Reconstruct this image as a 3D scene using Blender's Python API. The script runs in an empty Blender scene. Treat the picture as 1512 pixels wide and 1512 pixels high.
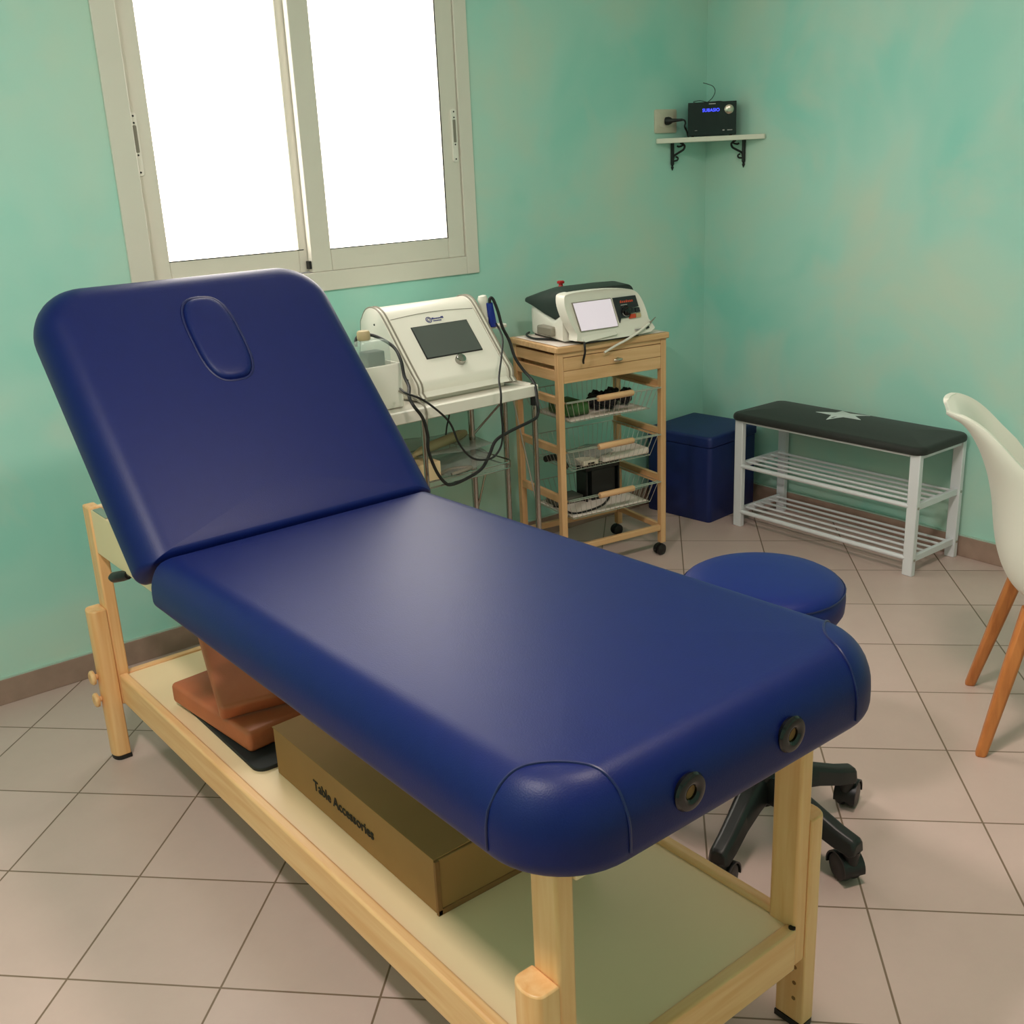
import bpy, bmesh, math, random
from mathutils import Vector, Matrix
from mathutils.bvhtree import BVHTree
random.seed(4)
PI = math.pi
scn = bpy.context.scene
COL = scn.collection

# ------------------------------------------------------------------ materials
def srgb(r, g, b):
    f = lambda c: (c/255)/12.92 if c/255 <= .04045 else ((c/255+.055)/1.055)**2.4
    return (f(r), f(g), f(b), 1.0)

def newmat(name):
    m = bpy.data.materials.new(name); m.use_nodes = True
    nt = m.node_tree
    return m, nt, nt.nodes['Principled BSDF']

def mat(name, col, rough=.5, metal=0., spec=.5, noise=0., nscale=8., bump=0., bscale=200., coat=0., trans=0., emit=None, estr=0., sheen=0., alpha=1.):
    m, nt, b = newmat(name)
    c = srgb(*col)
    b.inputs['Base Color'].default_value = c
    b.inputs['Roughness'].default_value = rough
    b.inputs['Metallic'].default_value = metal
    b.inputs['Specular IOR Level'].default_value = spec
    b.inputs['Coat Weight'].default_value = coat
    b.inputs['Transmission Weight'].default_value = trans
    b.inputs['Sheen Weight'].default_value = sheen
    b.inputs['Alpha'].default_value = alpha
    if emit:
        b.inputs['Emission Color'].default_value = srgb(*emit); b.inputs['Emission Strength'].default_value = estr
    tc = nt.nodes.new('ShaderNodeTexCoord')
    if noise > 0:
        n = nt.nodes.new('ShaderNodeTexNoise'); n.inputs['Scale'].default_value = nscale; n.inputs['Detail'].default_value = 4
        nt.links.new(tc.outputs['Object'], n.inputs['Vector'])
        r = nt.nodes.new('ShaderNodeValToRGB')
        k = lambda s: tuple(min(1, x*s) for x in c[:3])+(1,)
        r.color_ramp.elements[0].position = .3; r.color_ramp.elements[0].color = k(1-noise)
        r.color_ramp.elements[1].position = .7; r.color_ramp.elements[1].color = k(1+noise)
        nt.links.new(n.outputs['Fac'], r.inputs['Fac']); nt.links.new(r.outputs['Color'], b.inputs['Base Color'])
    if bump > 0:
        n2 = nt.nodes.new('ShaderNodeTexNoise'); n2.inputs['Scale'].default_value = bscale
        nt.links.new(tc.outputs['Object'], n2.inputs['Vector'])
        bp = nt.nodes.new('ShaderNodeBump'); bp.inputs['Strength'].default_value = bump; bp.inputs['Distance'].default_value = .002
        nt.links.new(n2.outputs['Fac'], bp.inputs['Height']); nt.links.new(bp.outputs['Normal'], b.inputs['Normal'])
    return m

def wood(name, c1, c2, axis='Z', rough=.45, scale=30., coat=.1):
    m, nt, b = newmat(name)
    tc = nt.nodes.new('ShaderNodeTexCoord'); mp = nt.nodes.new('ShaderNodeMapping')
    sc = {'X': (.06, 1, 1), 'Y': (1, .06, 1), 'Z': (1, 1, .06)}[axis]
    mp.inputs['Scale'].default_value = sc
    n = nt.nodes.new('ShaderNodeTexNoise'); n.inputs['Scale'].default_value = scale*1.6; n.inputs['Detail'].default_value = 5; n.inputs['Distortion'].default_value = .6
    r = nt.nodes.new('ShaderNodeValToRGB')
    r.color_ramp.elements[0].position = .32; r.color_ramp.elements[0].color = srgb(*c2)
    r.color_ramp.elements[1].position = .66; r.color_ramp.elements[1].color = srgb(*c1)
    nt.links.new(tc.outputs['Object'], mp.inputs['Vector']); nt.links.new(mp.outputs['Vector'], n.inputs['Vector'])
    nt.links.new(n.outputs['Fac'], r.inputs['Fac']); nt.links.new(r.outputs['Color'], b.inputs['Base Color'])
    b.inputs['Roughness'].default_value = rough; b.inputs['Coat Weight'].default_value = coat; b.inputs['Coat Roughness'].default_value = .3
    return m

def wall_mat():
    m, nt, b = newmat('sponged teal paint')
    tc = nt.nodes.new('ShaderNodeTexCoord')
    def noise(scale, detail, dist, off=0.):
        mp = nt.nodes.new('ShaderNodeMapping'); mp.inputs['Location'].default_value = (off, off*.7, off*1.3)
        n = nt.nodes.new('ShaderNodeTexNoise'); n.inputs['Scale'].default_value = scale; n.inputs['Detail'].default_value = detail
        n.inputs['Roughness'].default_value = .55; n.inputs['Distortion'].default_value = dist
        nt.links.new(tc.outputs['Object'], mp.inputs['Vector']); nt.links.new(mp.outputs['Vector'], n.inputs['Vector'])
        return n.outputs['Fac']
    r = nt.nodes.new('ShaderNodeValToRGB'); e = r.color_ramp.elements
    e[0].position = .30; e[0].color = srgb(*WALL_A)
    e[1].position = .70; e[1].color = srgb(*WALL_C)
    x = e.new(.50); x.color = srgb(*WALL_B)
    nt.links.new(noise(1.5, 3, .35), r.inputs['Fac'])
    r2 = nt.nodes.new('ShaderNodeValToRGB'); e2 = r2.color_ramp.elements
    e2[0].position = .50; e2[0].color = (0, 0, 0, 1); e2[1].position = .75; e2[1].color = (1, 1, 1, 1)
    nt.links.new(noise(2.2, 4, .5, 7.3), r2.inputs['Fac'])
    mx = nt.nodes.new('ShaderNodeMix'); mx.data_type = 'RGBA'
    mul = nt.nodes.new('ShaderNodeMath'); mul.operation = 'MULTIPLY'; mul.inputs[1].default_value = .55
    nt.links.new(r2.outputs['Color'], mul.inputs[0]); nt.links.new(mul.outputs[0], mx.inputs[0])
    nt.links.new(r.outputs['Color'], mx.inputs[6]); mx.inputs[7].default_value = srgb(*WALL_D)
    nt.links.new(mx.outputs[2], b.inputs['Base Color'])
    b.inputs['Roughness'].default_value = .55; b.inputs['Specular IOR Level'].default_value = .3
    n3 = nt.nodes.new('ShaderNodeTexNoise'); n3.inputs['Scale'].default_value = 9; n3.inputs['Detail'].default_value = 6
    nt.links.new(tc.outputs['Object'], n3.inputs['Vector'])
    bp = nt.nodes.new('ShaderNodeBump'); bp.inputs['Strength'].default_value = .06; bp.inputs['Distance'].default_value = .01
    nt.links.new(n3.outputs['Fac'], bp.inputs['Height']); nt.links.new(bp.outputs['Normal'], b.inputs['Normal'])
    return m

def floor_mat():
    m, nt, b = newmat('diagonal ceramic tiles')
    S = .33108; th = math.radians(-45.295); ox, oy = -2.9918, -.4614
    tc = nt.nodes.new('ShaderNodeTexCoord'); mp = nt.nodes.new('ShaderNodeMapping')
    mp.inputs['Rotation'].default_value = (0, 0, -th)
    c, s = math.cos(-th), math.sin(-th)
    mp.inputs['Location'].default_value = (-(c*ox-s*oy)+40*S, -(s*ox+c*oy)+40*S, 0)
    br = nt.nodes.new('ShaderNodeTexBrick'); br.offset = 0; br.squash = 1
    for k, v in (('Scale', 1), ('Mortar Size', .0026), ('Mortar Smooth', .3), ('Bias', 0), ('Brick Width', S), ('Row Height', S)):
        br.inputs[k].default_value = v
    br.inputs['Color1'].default_value = srgb(*TILE_1); br.inputs['Color2'].default_value = srgb(*TILE_2); br.inputs['Mortar'].default_value = srgb(*GROUT)
    nt.links.new(tc.outputs['Object'], mp.inputs['Vector']); nt.links.new(mp.outputs['Vector'], br.inputs['Vector'])
    n = nt.nodes.new('ShaderNodeTexNoise'); n.inputs['Scale'].default_value = 5; n.inputs['Detail'].default_value = 8; n.inputs['Roughness'].default_value = .7
    nt.links.new(tc.outputs['Object'], n.inputs['Vector'])
    mr = nt.nodes.new('ShaderNodeMapRange'); mr.inputs[3].default_value = .90; mr.inputs[4].default_value = 1.08
    nt.links.new(n.outputs['Fac'], mr.inputs[0])
    mx = nt.nodes.new('ShaderNodeMix'); mx.data_type = 'RGBA'; mx.blend_type = 'MULTIPLY'; mx.inputs[0].default_value = 1
    nt.links.new(br.outputs['Color'], mx.inputs[6]); nt.links.new(mr.outputs[0], mx.inputs[7])
    nt.links.new(mx.outputs[2], b.inputs['Base Color'])
    b.inputs['Roughness'].default_value = .42; b.inputs['Specular IOR Level'].default_value = .35
    bp = nt.nodes.new('ShaderNodeBump'); bp.inputs['Strength'].default_value = .5; bp.inputs['Distance'].default_value = .002; bp.invert = True
    nt.links.new(br.outputs['Fac'], bp.inputs['Height']); nt.links.new(bp.outputs['Normal'], b.inputs['Normal'])
    return m

WALL_A, WALL_B, WALL_C, WALL_D = (152, 220, 206), (178, 225, 211), (202, 223, 205), (213, 221, 203)
TILE_1, TILE_2, GROUT = (206, 180, 172), (199, 174, 164), (128, 106, 88)

M = {}
M['wall'] = wall_mat()
M['floor'] = floor_mat()
M['ceiling'] = mat('white ceiling paint', (236, 234, 226), .9)
M['plainwall'] = mat('pale cream wall paint', (205, 205, 186), .8, noise=.05, nscale=2)
M['base'] = mat('brown tile skirting', (162, 134, 120), .45, noise=.12, nscale=14)
M['caulk'] = mat('pale caulk line', (178, 205, 190), .7)
M['alu'] = mat('white lacquered aluminium', (226, 220, 208), .28, spec=.5, noise=.01)
M['gasket'] = mat('black rubber gasket', (25, 24, 24), .6, noise=.05)
M['pane'] = mat('frosted glass with daylight behind', (255, 253, 245), .35, emit=(255, 246, 238), estr=6.0)
M['latch'] = mat('white latch plate', (236, 232, 222), .35)
M['slotgrey'] = mat('grey latch slot', (140, 134, 122), .5)
M['vinyl'] = mat('dark blue vinyl', (8, 23, 84), .43, spec=.28, noise=.04, nscale=30, bump=.12, bscale=420)
M['piping'] = mat('blue vinyl seam', (17, 25, 76), .4)
M['stoolvinyl'] = mat('blue stool vinyl', (13, 31, 102), .46, spec=.3, noise=.03, nscale=30, bump=.08, bscale=420)
M['ottoman'] = mat('navy faux leather', (18, 38, 100), .5, noise=.05, nscale=20, bump=.15, bscale=350)
M['pineZ'] = wood('lacquered pine upright', (250, 198, 140), (238, 174, 112), 'Z')
M['pineX'] = wood('lacquered pine crosswise', (250, 200, 144), (238, 178, 118), 'X')
M['pineY'] = wood('lacquered pine lengthwise', (250, 200, 144), (238, 178, 118), 'Y')
M['cream'] = mat('cream laminate', (246, 216, 172), .42, noise=.02, nscale=3)
M['beechZ'] = wood('trolley wood upright', (224, 180, 132), (206, 158, 108), 'Z')
M['beechX'] = wood('trolley wood crosswise', (226, 184, 136), (208, 162, 112), 'X')
M['beechY'] = wood('trolley wood sideways', (222, 178, 130), (204, 156, 106), 'Y')
M['dowel'] = wood('turned dowel', (228, 182, 136), (212, 164, 116), 'X')
M['chairleg'] = wood('oiled beech chair leg', (206, 128, 66), (184, 108, 52), 'Z')
M['chrome'] = mat('chrome', (168, 166, 160), .12, metal=1.)
M['steel'] = mat('brushed steel', (190, 186, 178), .32, metal=1., noise=.04)
M['wire'] = mat('zinc wire', (196, 194, 186), .3, metal=.9)
M['black'] = mat('black plastic', (22, 22, 23), .42, noise=.08, nscale=40)
M['blackcable'] = mat('black cable rubber', (16, 16, 17), .5, noise=.05)
M['blackgloss'] = mat('gloss black', (12, 12, 13), .18)
M['white'] = mat('white plastic', (232, 228, 216), .3, spec=.5, noise=.01)
M['chairwhite'] = mat('white chair plastic', (238, 234, 222), .36, spec=.5, noise=.01)
M['whitemetal'] = mat('white lacquered steel', (228, 228, 232), .38, noise=.01)
M['greytrim'] = mat('grey rubber trim', (138, 132, 118), .45, noise=.04)
M['darkhood'] = mat('dark grey green hood', (34, 42, 38), .5, noise=.06)
M['lcd'] = mat('grey lcd glass', (82, 88, 84), .22, spec=.6)
M['lcdon'] = mat('lit pale screen', (222, 214, 222), .2, emit=(228, 210, 226), estr=.42)
M['panel'] = mat('dark control sticker', (34, 34, 38), .35)
M['red'] = mat('red button', (170, 30, 30), .35)
M['orange'] = mat('orange red key', (205, 70, 38), .4)
M['bluegrip'] = mat('blue grip', (28, 52, 150), .4)
M['logoblue'] = mat('dark blue print', (52, 54, 120), .5)
M['ledblue'] = mat('blue led digits', (60, 70, 255), .4, emit=(60, 70, 255), estr=2.6)
M['printgrey'] = mat('light grey print', (170, 168, 164), .5)
M['printblack'] = mat('black ink print', (38, 30, 24), .8)
M['silver'] = mat('silver knob', (196, 186, 170), .25, metal=.9)
M['card'] = mat('brown cardboard', (168, 122, 72), .8, noise=.06, nscale=6, bump=.05, bscale=90)
M['carddark'] = mat('cardboard edge', (142, 98, 56), .85, noise=.08, nscale=20)
M['brown'] = mat('chestnut leatherette', (190, 104, 66), .5, noise=.12, nscale=7, bump=.15, bscale=160)
M['mat'] = mat('black foam mat', (26, 28, 28), .7, noise=.08)
M['blackfabric'] = mat('black bench upholstery', (34, 36, 33), .72, noise=.1, nscale=60, bump=.15, bscale=300, sheen=.1)
M['star'] = mat('pale silver star patch', (226, 228, 228), .55, noise=.06, nscale=25)
M['paper'] = mat('white paper liner', (226, 214, 204), .85, noise=.04, nscale=12)
M['clear'] = mat('clear plastic film', (160, 166, 158), .14, spec=.7, alpha=.45)
M['clearshelf'] = mat('clear acrylic', (200, 222, 210), .1, spec=.6, alpha=.22)
M['jar'] = mat('clear jar plastic', (205, 225, 214), .08, spec=.6, alpha=.30)
M['jarlabel'] = mat('grey jar contents', (70, 78, 72), .5)
M['green'] = mat('green packet', (52, 92, 44), .5, noise=.35, nscale=40)
M['strap'] = mat('black elastic strap', (20, 18, 20), .85, noise=.2, nscale=60)
M['greybook'] = mat('grey cover', (98, 96, 88), .6)
M['tan'] = mat('beige handle plastic', (190, 170, 130), .45)
M['socket'] = mat('ivory socket plate', (214, 204, 184), .4)
M['shelfwhite'] = mat('white shelf board', (232, 228, 212), .45, noise=.01)
M['iron'] = mat('black cast iron', (18, 22, 20), .5, noise=.1)
M['radio'] = mat('satin black radio case', (17, 16, 16), .35)

# ------------------------------------------------------------------ mesh builder
def basis(d):
    d = d.normalized(); a = Vector((0, 0, 1)) if abs(d.z) < .9 else Vector((1, 0, 0))
    u = d.cross(a).normalized(); return u, d.cross(u).normalized()

class MB:
    def __init__(s): s.bm = bmesh.new()
    def loft(s, loops, cap0=True, cap1=True, closed=False):
        bm = s.bm
        V = [[bm.verts.new(p) for p in L] for L in loops]
        n = len(V[0]); m = len(V)
        for i in range(m if closed else m-1):
            a, b = V[i], V[(i+1) % m]
            for j in range(n):
                bm.faces.new((a[j], a[(j+1) % n], b[(j+1) % n], b[j]))
        if not closed:
            if cap0: bm.faces.new(list(reversed(V[0])))
            if cap1: bm.faces.new(V[-1])
        return s
    def box(s, x0, x1, y0, y1, z0, z1, mtx=None):
        P = [Vector(p) for p in ((x0, y0, z0), (x1, y0, z0), (x1, y1, z0), (x0, y1, z0), (x0, y0, z1), (x1, y0, z1), (x1, y1, z1), (x0, y1, z1))]
        if mtx: P = [mtx @ p for p in P]
        return s.loft([P[:4], P[4:]])
    def bar(s, p, q, w, h, up=(0, 0, 1)):
        p, q = Vector(p), Vector(q); d = (q-p).normalized(); up = Vector(up)
        sd = d.cross(up).normalized(); u = sd.cross(d).normalized()
        L = lambda c: [c-sd*w/2-u*h/2, c+sd*w/2-u*h/2, c+sd*w/2+u*h/2, c-sd*w/2+u*h/2]
        return s.loft([L(p), L(q)])
    def tube(s, pts, r, n=8, closed=False, caps=True):
        pts = [Vector(p) for p in pts]; m = len(pts)
        R = r if isinstance(r, (list, tuple)) else [r]*m
        loops = []; u = None
        for i, p in enumerate(pts):
            if closed: d = pts[(i+1) % m]-pts[i-1]
            else: d = pts[min(i+1, m-1)]-pts[max(i-1, 0)]
            d.normalize()
            if u is None: u = basis(d)[0]
            else:
                u = u-d*u.dot(d)
                u = u.normalized() if u.length > 1e-6 else basis(d)[0]
            v = d.cross(u)
            loops.append([p+(u*math.cos(2*PI*k/n)+v*math.sin(2*PI*k/n))*R[i] for k in range(n)])
        return s.loft(loops, caps, caps, closed)
    def lathe(s, prof, c=(0, 0, 0), ax=(0, 0, 1), n=24, mtx=None):
        c = Vector(c); ax = Vector(ax).normalized(); u, v = basis(ax)
        L = [[c+ax*z+(u*math.cos(2*PI*k/n)+v*math.sin(2*PI*k/n))*max(r, 1e-4) for k in range(n)] for r, z in prof]
        if mtx: L = [[mtx @ p for p in l] for l in L]
        return s.loft(L)
    def prism(s, pts, f0, f1):
        return s.loft([[Vector(f0(p)) for p in pts], [Vector(f1(p)) for p in pts]])
    def build(s, name, m, parent=None, bevel=0., seg=2, smooth=True, angle=40, sub=0, solid=0.):
        bmesh.ops.recalc_face_normals(s.bm, faces=s.bm.faces[:])
        me = bpy.data.meshes.new(name); s.bm.to_mesh(me); s.bm.free()
        me.materials.append(m)
        if smooth:
            me.polygons.foreach_set('use_smooth', [True]*len(me.polygons))
            if not sub: me.set_sharp_from_angle(angle=math.radians(angle))
        o = bpy.data.objects.new(name, me); COL.objects.link(o)
        if parent: o.parent = parent
        if solid:
            md = o.modifiers.new('thickness', 'SOLIDIFY'); md.thickness = solid; md.offset = 0
        if bevel:
            md = o.modifiers.new('soft edges', 'BEVEL'); md.width = bevel; md.segments = seg; md.limit_method = 'ANGLE'; md.angle_limit = math.radians(38)
        if sub:
            md = o.modifiers.new('smooth', 'SUBSURF'); md.levels = sub; md.render_levels = sub
        return o

def smooth_path(pts, n=8, closed=False):
    P = [Vector(p) for p in pts]; out = []; m = len(P)
    for i in range(m if closed else m-1):
        if closed: a, b, c, d = P[i-1], P[i], P[(i+1) % m], P[(i+2) % m]
        else: a, b, c, d = P[max(i-1, 0)], P[i], P[i+1], P[min(i+2, m-1)]
        for k in range(n):
            t = k/n
            out.append(.5*((2*b)+(c-a)*t+(2*a-5*b+4*c-d)*t*t+(3*b-a-3*c+d)*t**3))
    if not closed: out.append(P[-1])
    return out

def rrect(x0, x1, y0, y1, rad, inset=0., n=8):
    """rounded rectangle, counter clockwise from lower left; rad for corners (x0y0, x1y0, x1y1, x0y1)"""
    if not isinstance(rad, (list, tuple)): rad = [rad]*4
    out = []
    for (cx, sx, cy, sy, a0, r) in ((x0, 1, y0, 1, PI, rad[0]), (x1, -1, y0, 1, 1.5*PI, rad[1]), (x1, -1, y1, -1, 0, rad[2]), (x0, 1, y1, -1, .5*PI, rad[3])):
        r_ = max(r-inset, .0015); px = cx+sx*(inset+r_); py = cy+sy*(inset+r_)
        for k in range(n+1):
            a = a0+.5*PI*k/n; out.append((px+r_*math.cos(a), py+r_*math.sin(a)))
    return out

def pad(mb, x0, x1, y0, y1, z0, z1, rad, rt, rb, f=lambda x, y, z: (x, y, z), n=8, k=6, dome=0., lo=1., hi=1.):
    """upholstered slab: rounded outline, rounded top edge rt and bottom edge rb, optional crown"""
    L = []
    for i in range(k+1):
        a = .5*PI*i/k; L.append((rb*(1-math.sin(a)), z0+rb*(1-math.cos(a))))
    for i in range(k+1):
        a = .5*PI*i/k; L.append((rt*(1-math.cos(a)), z1-rt*(1-math.sin(a))))
    loops = [[Vector(f(x, y, z)) for x, y in rrect(x0, x1, y0-(1-lo)*ins, y1+(1-hi)*ins, rad, ins, n)] for ins, z in L]
    hw = min(x1-x0, y1-y0)/2
    for t in (.25, .5, .75, .92):
        ins = rt+(hw-rt)*t*.96
        loops.append([Vector(f(x, y, z1+dome*(1-(1-t)**2))) for x, y in rrect(x0, x1, y0-(1-lo)*ins, y1+(1-hi)*ins, rad, ins, n)])
    return mb.loft(loops)

def thing(name, label, cat, loc=(0, 0, 0), rz=0., group=None):
    o = bpy.data.objects.new(name, None); COL.objects.link(o); o.empty_display_size = .05
    o.location = loc; o.rotation_euler = (0, 0, rz)
    o['label'] = label; o['category'] = cat
    if group: o['group'] = group
    return o
def tag(o, label, cat, group=None, kind=None):
    o['label'] = label; o['category'] = cat
    if group: o['group'] = group
    if kind: o['kind'] = kind
    return o
def struct(o, label=None, cat=None):
    o['kind'] = 'structure'
    if label: o['label'] = label
    if cat: o['category'] = cat
    return o
def text(name, s, size, mtx, m, parent=None, align='CENTER', bold=0.):
    cu = bpy.data.curves.new(name, 'FONT'); cu.body = s; cu.size = size; cu.align_x = align; cu.align_y = 'CENTER'; cu.extrude = .0003; cu.offset = bold
    cu.resolution_u = 3
    t = bpy.data.objects.new(name, cu); COL.objects.link(t)
    dg = bpy.context.evaluated_depsgraph_get(); me = bpy.data.meshes.new_from_object(t.evaluated_get(dg))
    bpy.data.objects.remove(t)
    me.transform(mtx); me.materials.clear(); me.materials.append(m)
    o = bpy.data.objects.new(name, me); COL.objects.link(o)
    if parent: o.parent = parent
    return o
def frame(o, x, y, z):
    """matrix with given axes"""
    m = Matrix.Identity(4)
    for i, a in enumerate((x, y, z)):
        for j in range(3): m[j][i] = a[j]
    for j in range(3): m[j][3] = o[j]
    return m

# ------------------------------------------------------------------ room
RX0, RY0, H = -4.6, -4.5, 2.78
b = MB(); b.box(RX0-.2, .2, RY0-.2, .25, -.08, 0); struct(b.build('floor', M['floor'], smooth=False), 'beige ceramic tile floor laid diagonally', 'floor')
b = MB(); b.box(RX0-.2, .2, RY0-.2, .25, H, H+.08); struct(b.build('ceiling', M['ceiling'], smooth=False))
WX0, WX1, WZ0, WZ1 = -2.60, -1.34, 1.20, 2.44
b = MB()
b.box(RX0-.2, WX0, 0, .22, 0, H); b.box(WX1, .2, 0, .22, 0, H); b.box(WX0, WX1, 0, .22, 0, WZ0); b.box(WX0, WX1, 0, .22, WZ1, H)
struct(b.build('wall_window', M['wall'], smooth=False), 'mottled turquoise wall with the window', 'wall')
b = MB(); b.box(0, .2, RY0-.2, 0, 0, H); struct(b.build('wall_right', M['wall'], smooth=False), 'mottled turquoise wall behind the shoe bench', 'wall')
b = MB(); b.box(RX0-.2, RX0, RY0-.2, 0, 0, H); struct(b.build('wall_left', M['wall'], smooth=False))
b = MB(); b.box(RX0, 0, RY0-.2, RY0, 0, H); struct(b.build('wall_back', M['wall'], smooth=False))
b = MB(); b.box(RX0, 0, -.012, 0, 0, .083); o = b.build('baseboard_window', M['base'], bevel=.002, smooth=False); struct(o, 'brown tile skirting along the window wall', 'skirting')
b = MB(); b.box(RX0, 0, -.009, 0, .083, .088); struct(b.build('trim_1', M['caulk'], smooth=False))
b = MB(); b.box(-.012, 0, RY0, -.012, 0, .083); struct(b.build('baseboard_right', M['base'], bevel=.002, smooth=False), 'brown tile skirting along the bench wall', 'skirting')
b = MB(); b.box(-.009, 0, RY0, -.009, .083, .088); struct(b.build('trim_2', M['caulk'], smooth=False))

# window: frame, two sliding sashes with frosted panes
win = bpy.data.objects.new('window_1', None); COL.objects.link(win); struct(win, 'white aluminium sliding window with bright frosted panes', 'window')
def ring(b, x0, x1, z0, z1, l, r, bt, tp, y0, y1):
    b.box(x0, x0+l, y0, y1, z0, z1); b.box(x1-r, x1, y0, y1, z0, z1)
    b.box(x0+l, x1-r, y0, y1, z0, z0+bt); b.box(x0+l, x1-r, y0, y1, z1-tp, z1)
b = MB(); ring(b, -2.644, -1.296, 1.156, 2.484, .074, .058, .066, .066, -.010, .0)
ring(b, -2.600, -1.34, 1.20, 2.44, .03, .016, .020, .02, .0, .10)
b.build('window_frame', M['alu'], win, bevel=.002)
sl = None
b = MB(); ring(b, -2.569, -1.98, 1.224, 2.415, .070, .06, .078, .07, .030, .056); sl = b.build('left_sash', M['alu'], win, bevel=.003)
b = MB(); ring(b, -2.010, -1.357, 1.222, 2.415, .078, .074, .076, .07, -.004, .024); sr = b.build('right_sash', M['alu'], win, bevel=.003)
b = MB(); b.box(-2.502, -2.035, .040, .046, 1.30, 2.35); b.build('glass_pane', M['pane'], sl, smooth=False)
b = MB(); b.box(-1.934, -1.429, .010, .016, 1.296, 2.35); b.build('glass_pane', M['pane'], sr, smooth=False)
b = MB(); b.box(-2.502, -2.02, .0295, .031, 1.2985, 1.3015); b.box(-2.021, -2.013, -.002, .02, 1.235, 1.262); b.build('gasket', M['gasket'], sl, smooth=False)
b = MB(); b.box(-1.934, -1.431, -.0046, -.003, 1.2955, 1.2985); b.box(-1.4345, -1.4305, -.0046, -.003, 1.2955, 2.35); b.build('gasket', M['gasket'], sr, smooth=False)
for par, cx, y in ((sl, -2.553, .030), (sr, -1.3775, -.004)):
    b = MB(); b.loft([[Vector((x, yy, z)) for x, z in rrect(cx-.011, cx+.011, 1.567, 1.752, .008)] for yy in (y, y-.006)]); la = b.build('latch', M['latch'], par)
    b = MB(); b.loft([[Vector((x, yy, z)) for x, z in rrect(cx-.006, cx+.006, 1.635, 1.715, .004)] for yy in (y-.005, y-.0068)]); b.build('finger_slot', M['slotgrey'], la)
    for z in (1.742, 1.722, 1.628, 1.577):
        b = MB(); b.lathe([(.003, 0), (.003, .0012)], (cx, y-.006, z), (0, -1, 0), 10); b.build('screw', M['gasket'], la)

# ------------------------------------------------------------------ massage table
T = thing('massage_table', 'blue vinyl massage table on pine legs with its backrest tilted up', 'massage table', (-2.749, -1.515, 0), .012)
tp = MB(); pad(tp, -.385, .364, -1.054, .252, .694, .797, [.130, .130, .03, .03], .066, .022, f=lambda x, y, z: (x, y, z-(y-.252)*.0225*max(0, min(1, (z-.694)/.1))), n=12, k=9, dome=.003, hi=.35)
bmesh.ops.recalc_face_normals(tp.bm, faces=tp.bm.faces[:]); tp.bm.normal_update(); seatbm = tp.bm.copy()
seat = tp.build('seat_cushion', M['vinyl'], T, angle=60)
bv = BVHTree.FromBMesh(seatbm)
# curved corner seams
for sx in (-1, 1):
    cx, cy, r = (-.373, .354)[sx > 0], -1.044, .118
    guess = [Vector((sx*.42, cy+r, z)) for z in (.708, .722, .736, .750, .765, .780, .79)]
    for i in range(25):
        a = PI/2*i/24
        guess.append(Vector((cx+sx*.01-sx*(r+.01)*math.sin(a), cy-.01+(r+.01)*math.cos(a), .80)))
    guess += [Vector((cx-sx*r, -1.10, z)) for z in (.79, .780, .765, .750, .736, .722, .708)]
    pts = []
    for k, g in enumerate(guess):
        if 7 <= k < 32:
            h = bv.ray_cast(g+Vector((0, 0, .3)), Vector((0, 0, -1)))
            if h[0] is None or abs(h[1].z) < .55: continue
        else: h = bv.find_nearest(g)
        nv = h[1] if h[1].dot(h[0]-Vector((0, -.4, .75))) > 0 else -h[1]
        pts.append(h[0]+nv*.0007)
    b = MB(); b.tube(smooth_path(pts, 4), .0021, 6); b.build('corner_seam', M['piping'], seat)
# grommets on the foot end
for x in (-.145, .071):
    fy = bv.find_nearest(Vector((x, -1.2, .759)))[0].y
    b = MB(); b.lathe([(.026, -.004), (.0285, .002), (.026, .006), (.018, .008), (.013, .007), (.0105, .0045), (.0105, -.001)], (x, fy, .759), (0, -1, 0), 28); g = b.build('grommet', M['blackgloss'], seat)
    b = MB(); b.lathe([(.0118, -.001), (.0118, .0008)], (x, fy, .759), (0, -1, 0), 20); b.build('grommet_core', M['carddark'], g)
# backrest: local frame, x across, u up the panel, w out of its face
th = math.radians(46.2)
hy, hz = .243, .792
def bk(x, u, w): return (x, hy+u*math.cos(th)-w*math.sin(th), hz+u*math.sin(th)+w*math.cos(th))
b = MB(); pad(b, -.390, .376, -.004, .768, -.112, .004, [.03, .03, .130, .130], .075, .030, f=bk, n=12, k=9, dome=.004, lo=.35)
bbm = b.bm.copy()
back = b.build('backrest', M['vinyl'], T, angle=60)
bvb = BVHTree.FromBMesh(bbm)
# face hole plug: padded oval in a shallow ring
def oval(ins, n=40):
    out = []
    for k in range(n):
        a = 2*PI*k/n; rx, ry = .061-ins, .124-ins
        ex = 3.0
        c_, s_ = math.cos(a), math.sin(a)
        out.append((-.005+math.copysign(abs(c_)**(2/ex), c_)*rx+.0*s_, .533+math.copysign(abs(s_)**(2/ex), s_)*ry))
    return out
b = MB(); b.loft([[Vector(bk(x, u, w)) for x, u in oval(i)] for i, w in ((0, 0), (0, .008), (.003, .013), (.008, .0165), (.016, .018), (.035, .019), (.05, .019))]); plug = b.build('face_hole_plug', M['vinyl'], back, angle=60)
b = MB(); b.tube([bk(x, u, .006) for x, u in oval(-.003)], .0042, 8, closed=True); b.build('plug_seam', M['piping'], plug)
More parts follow.
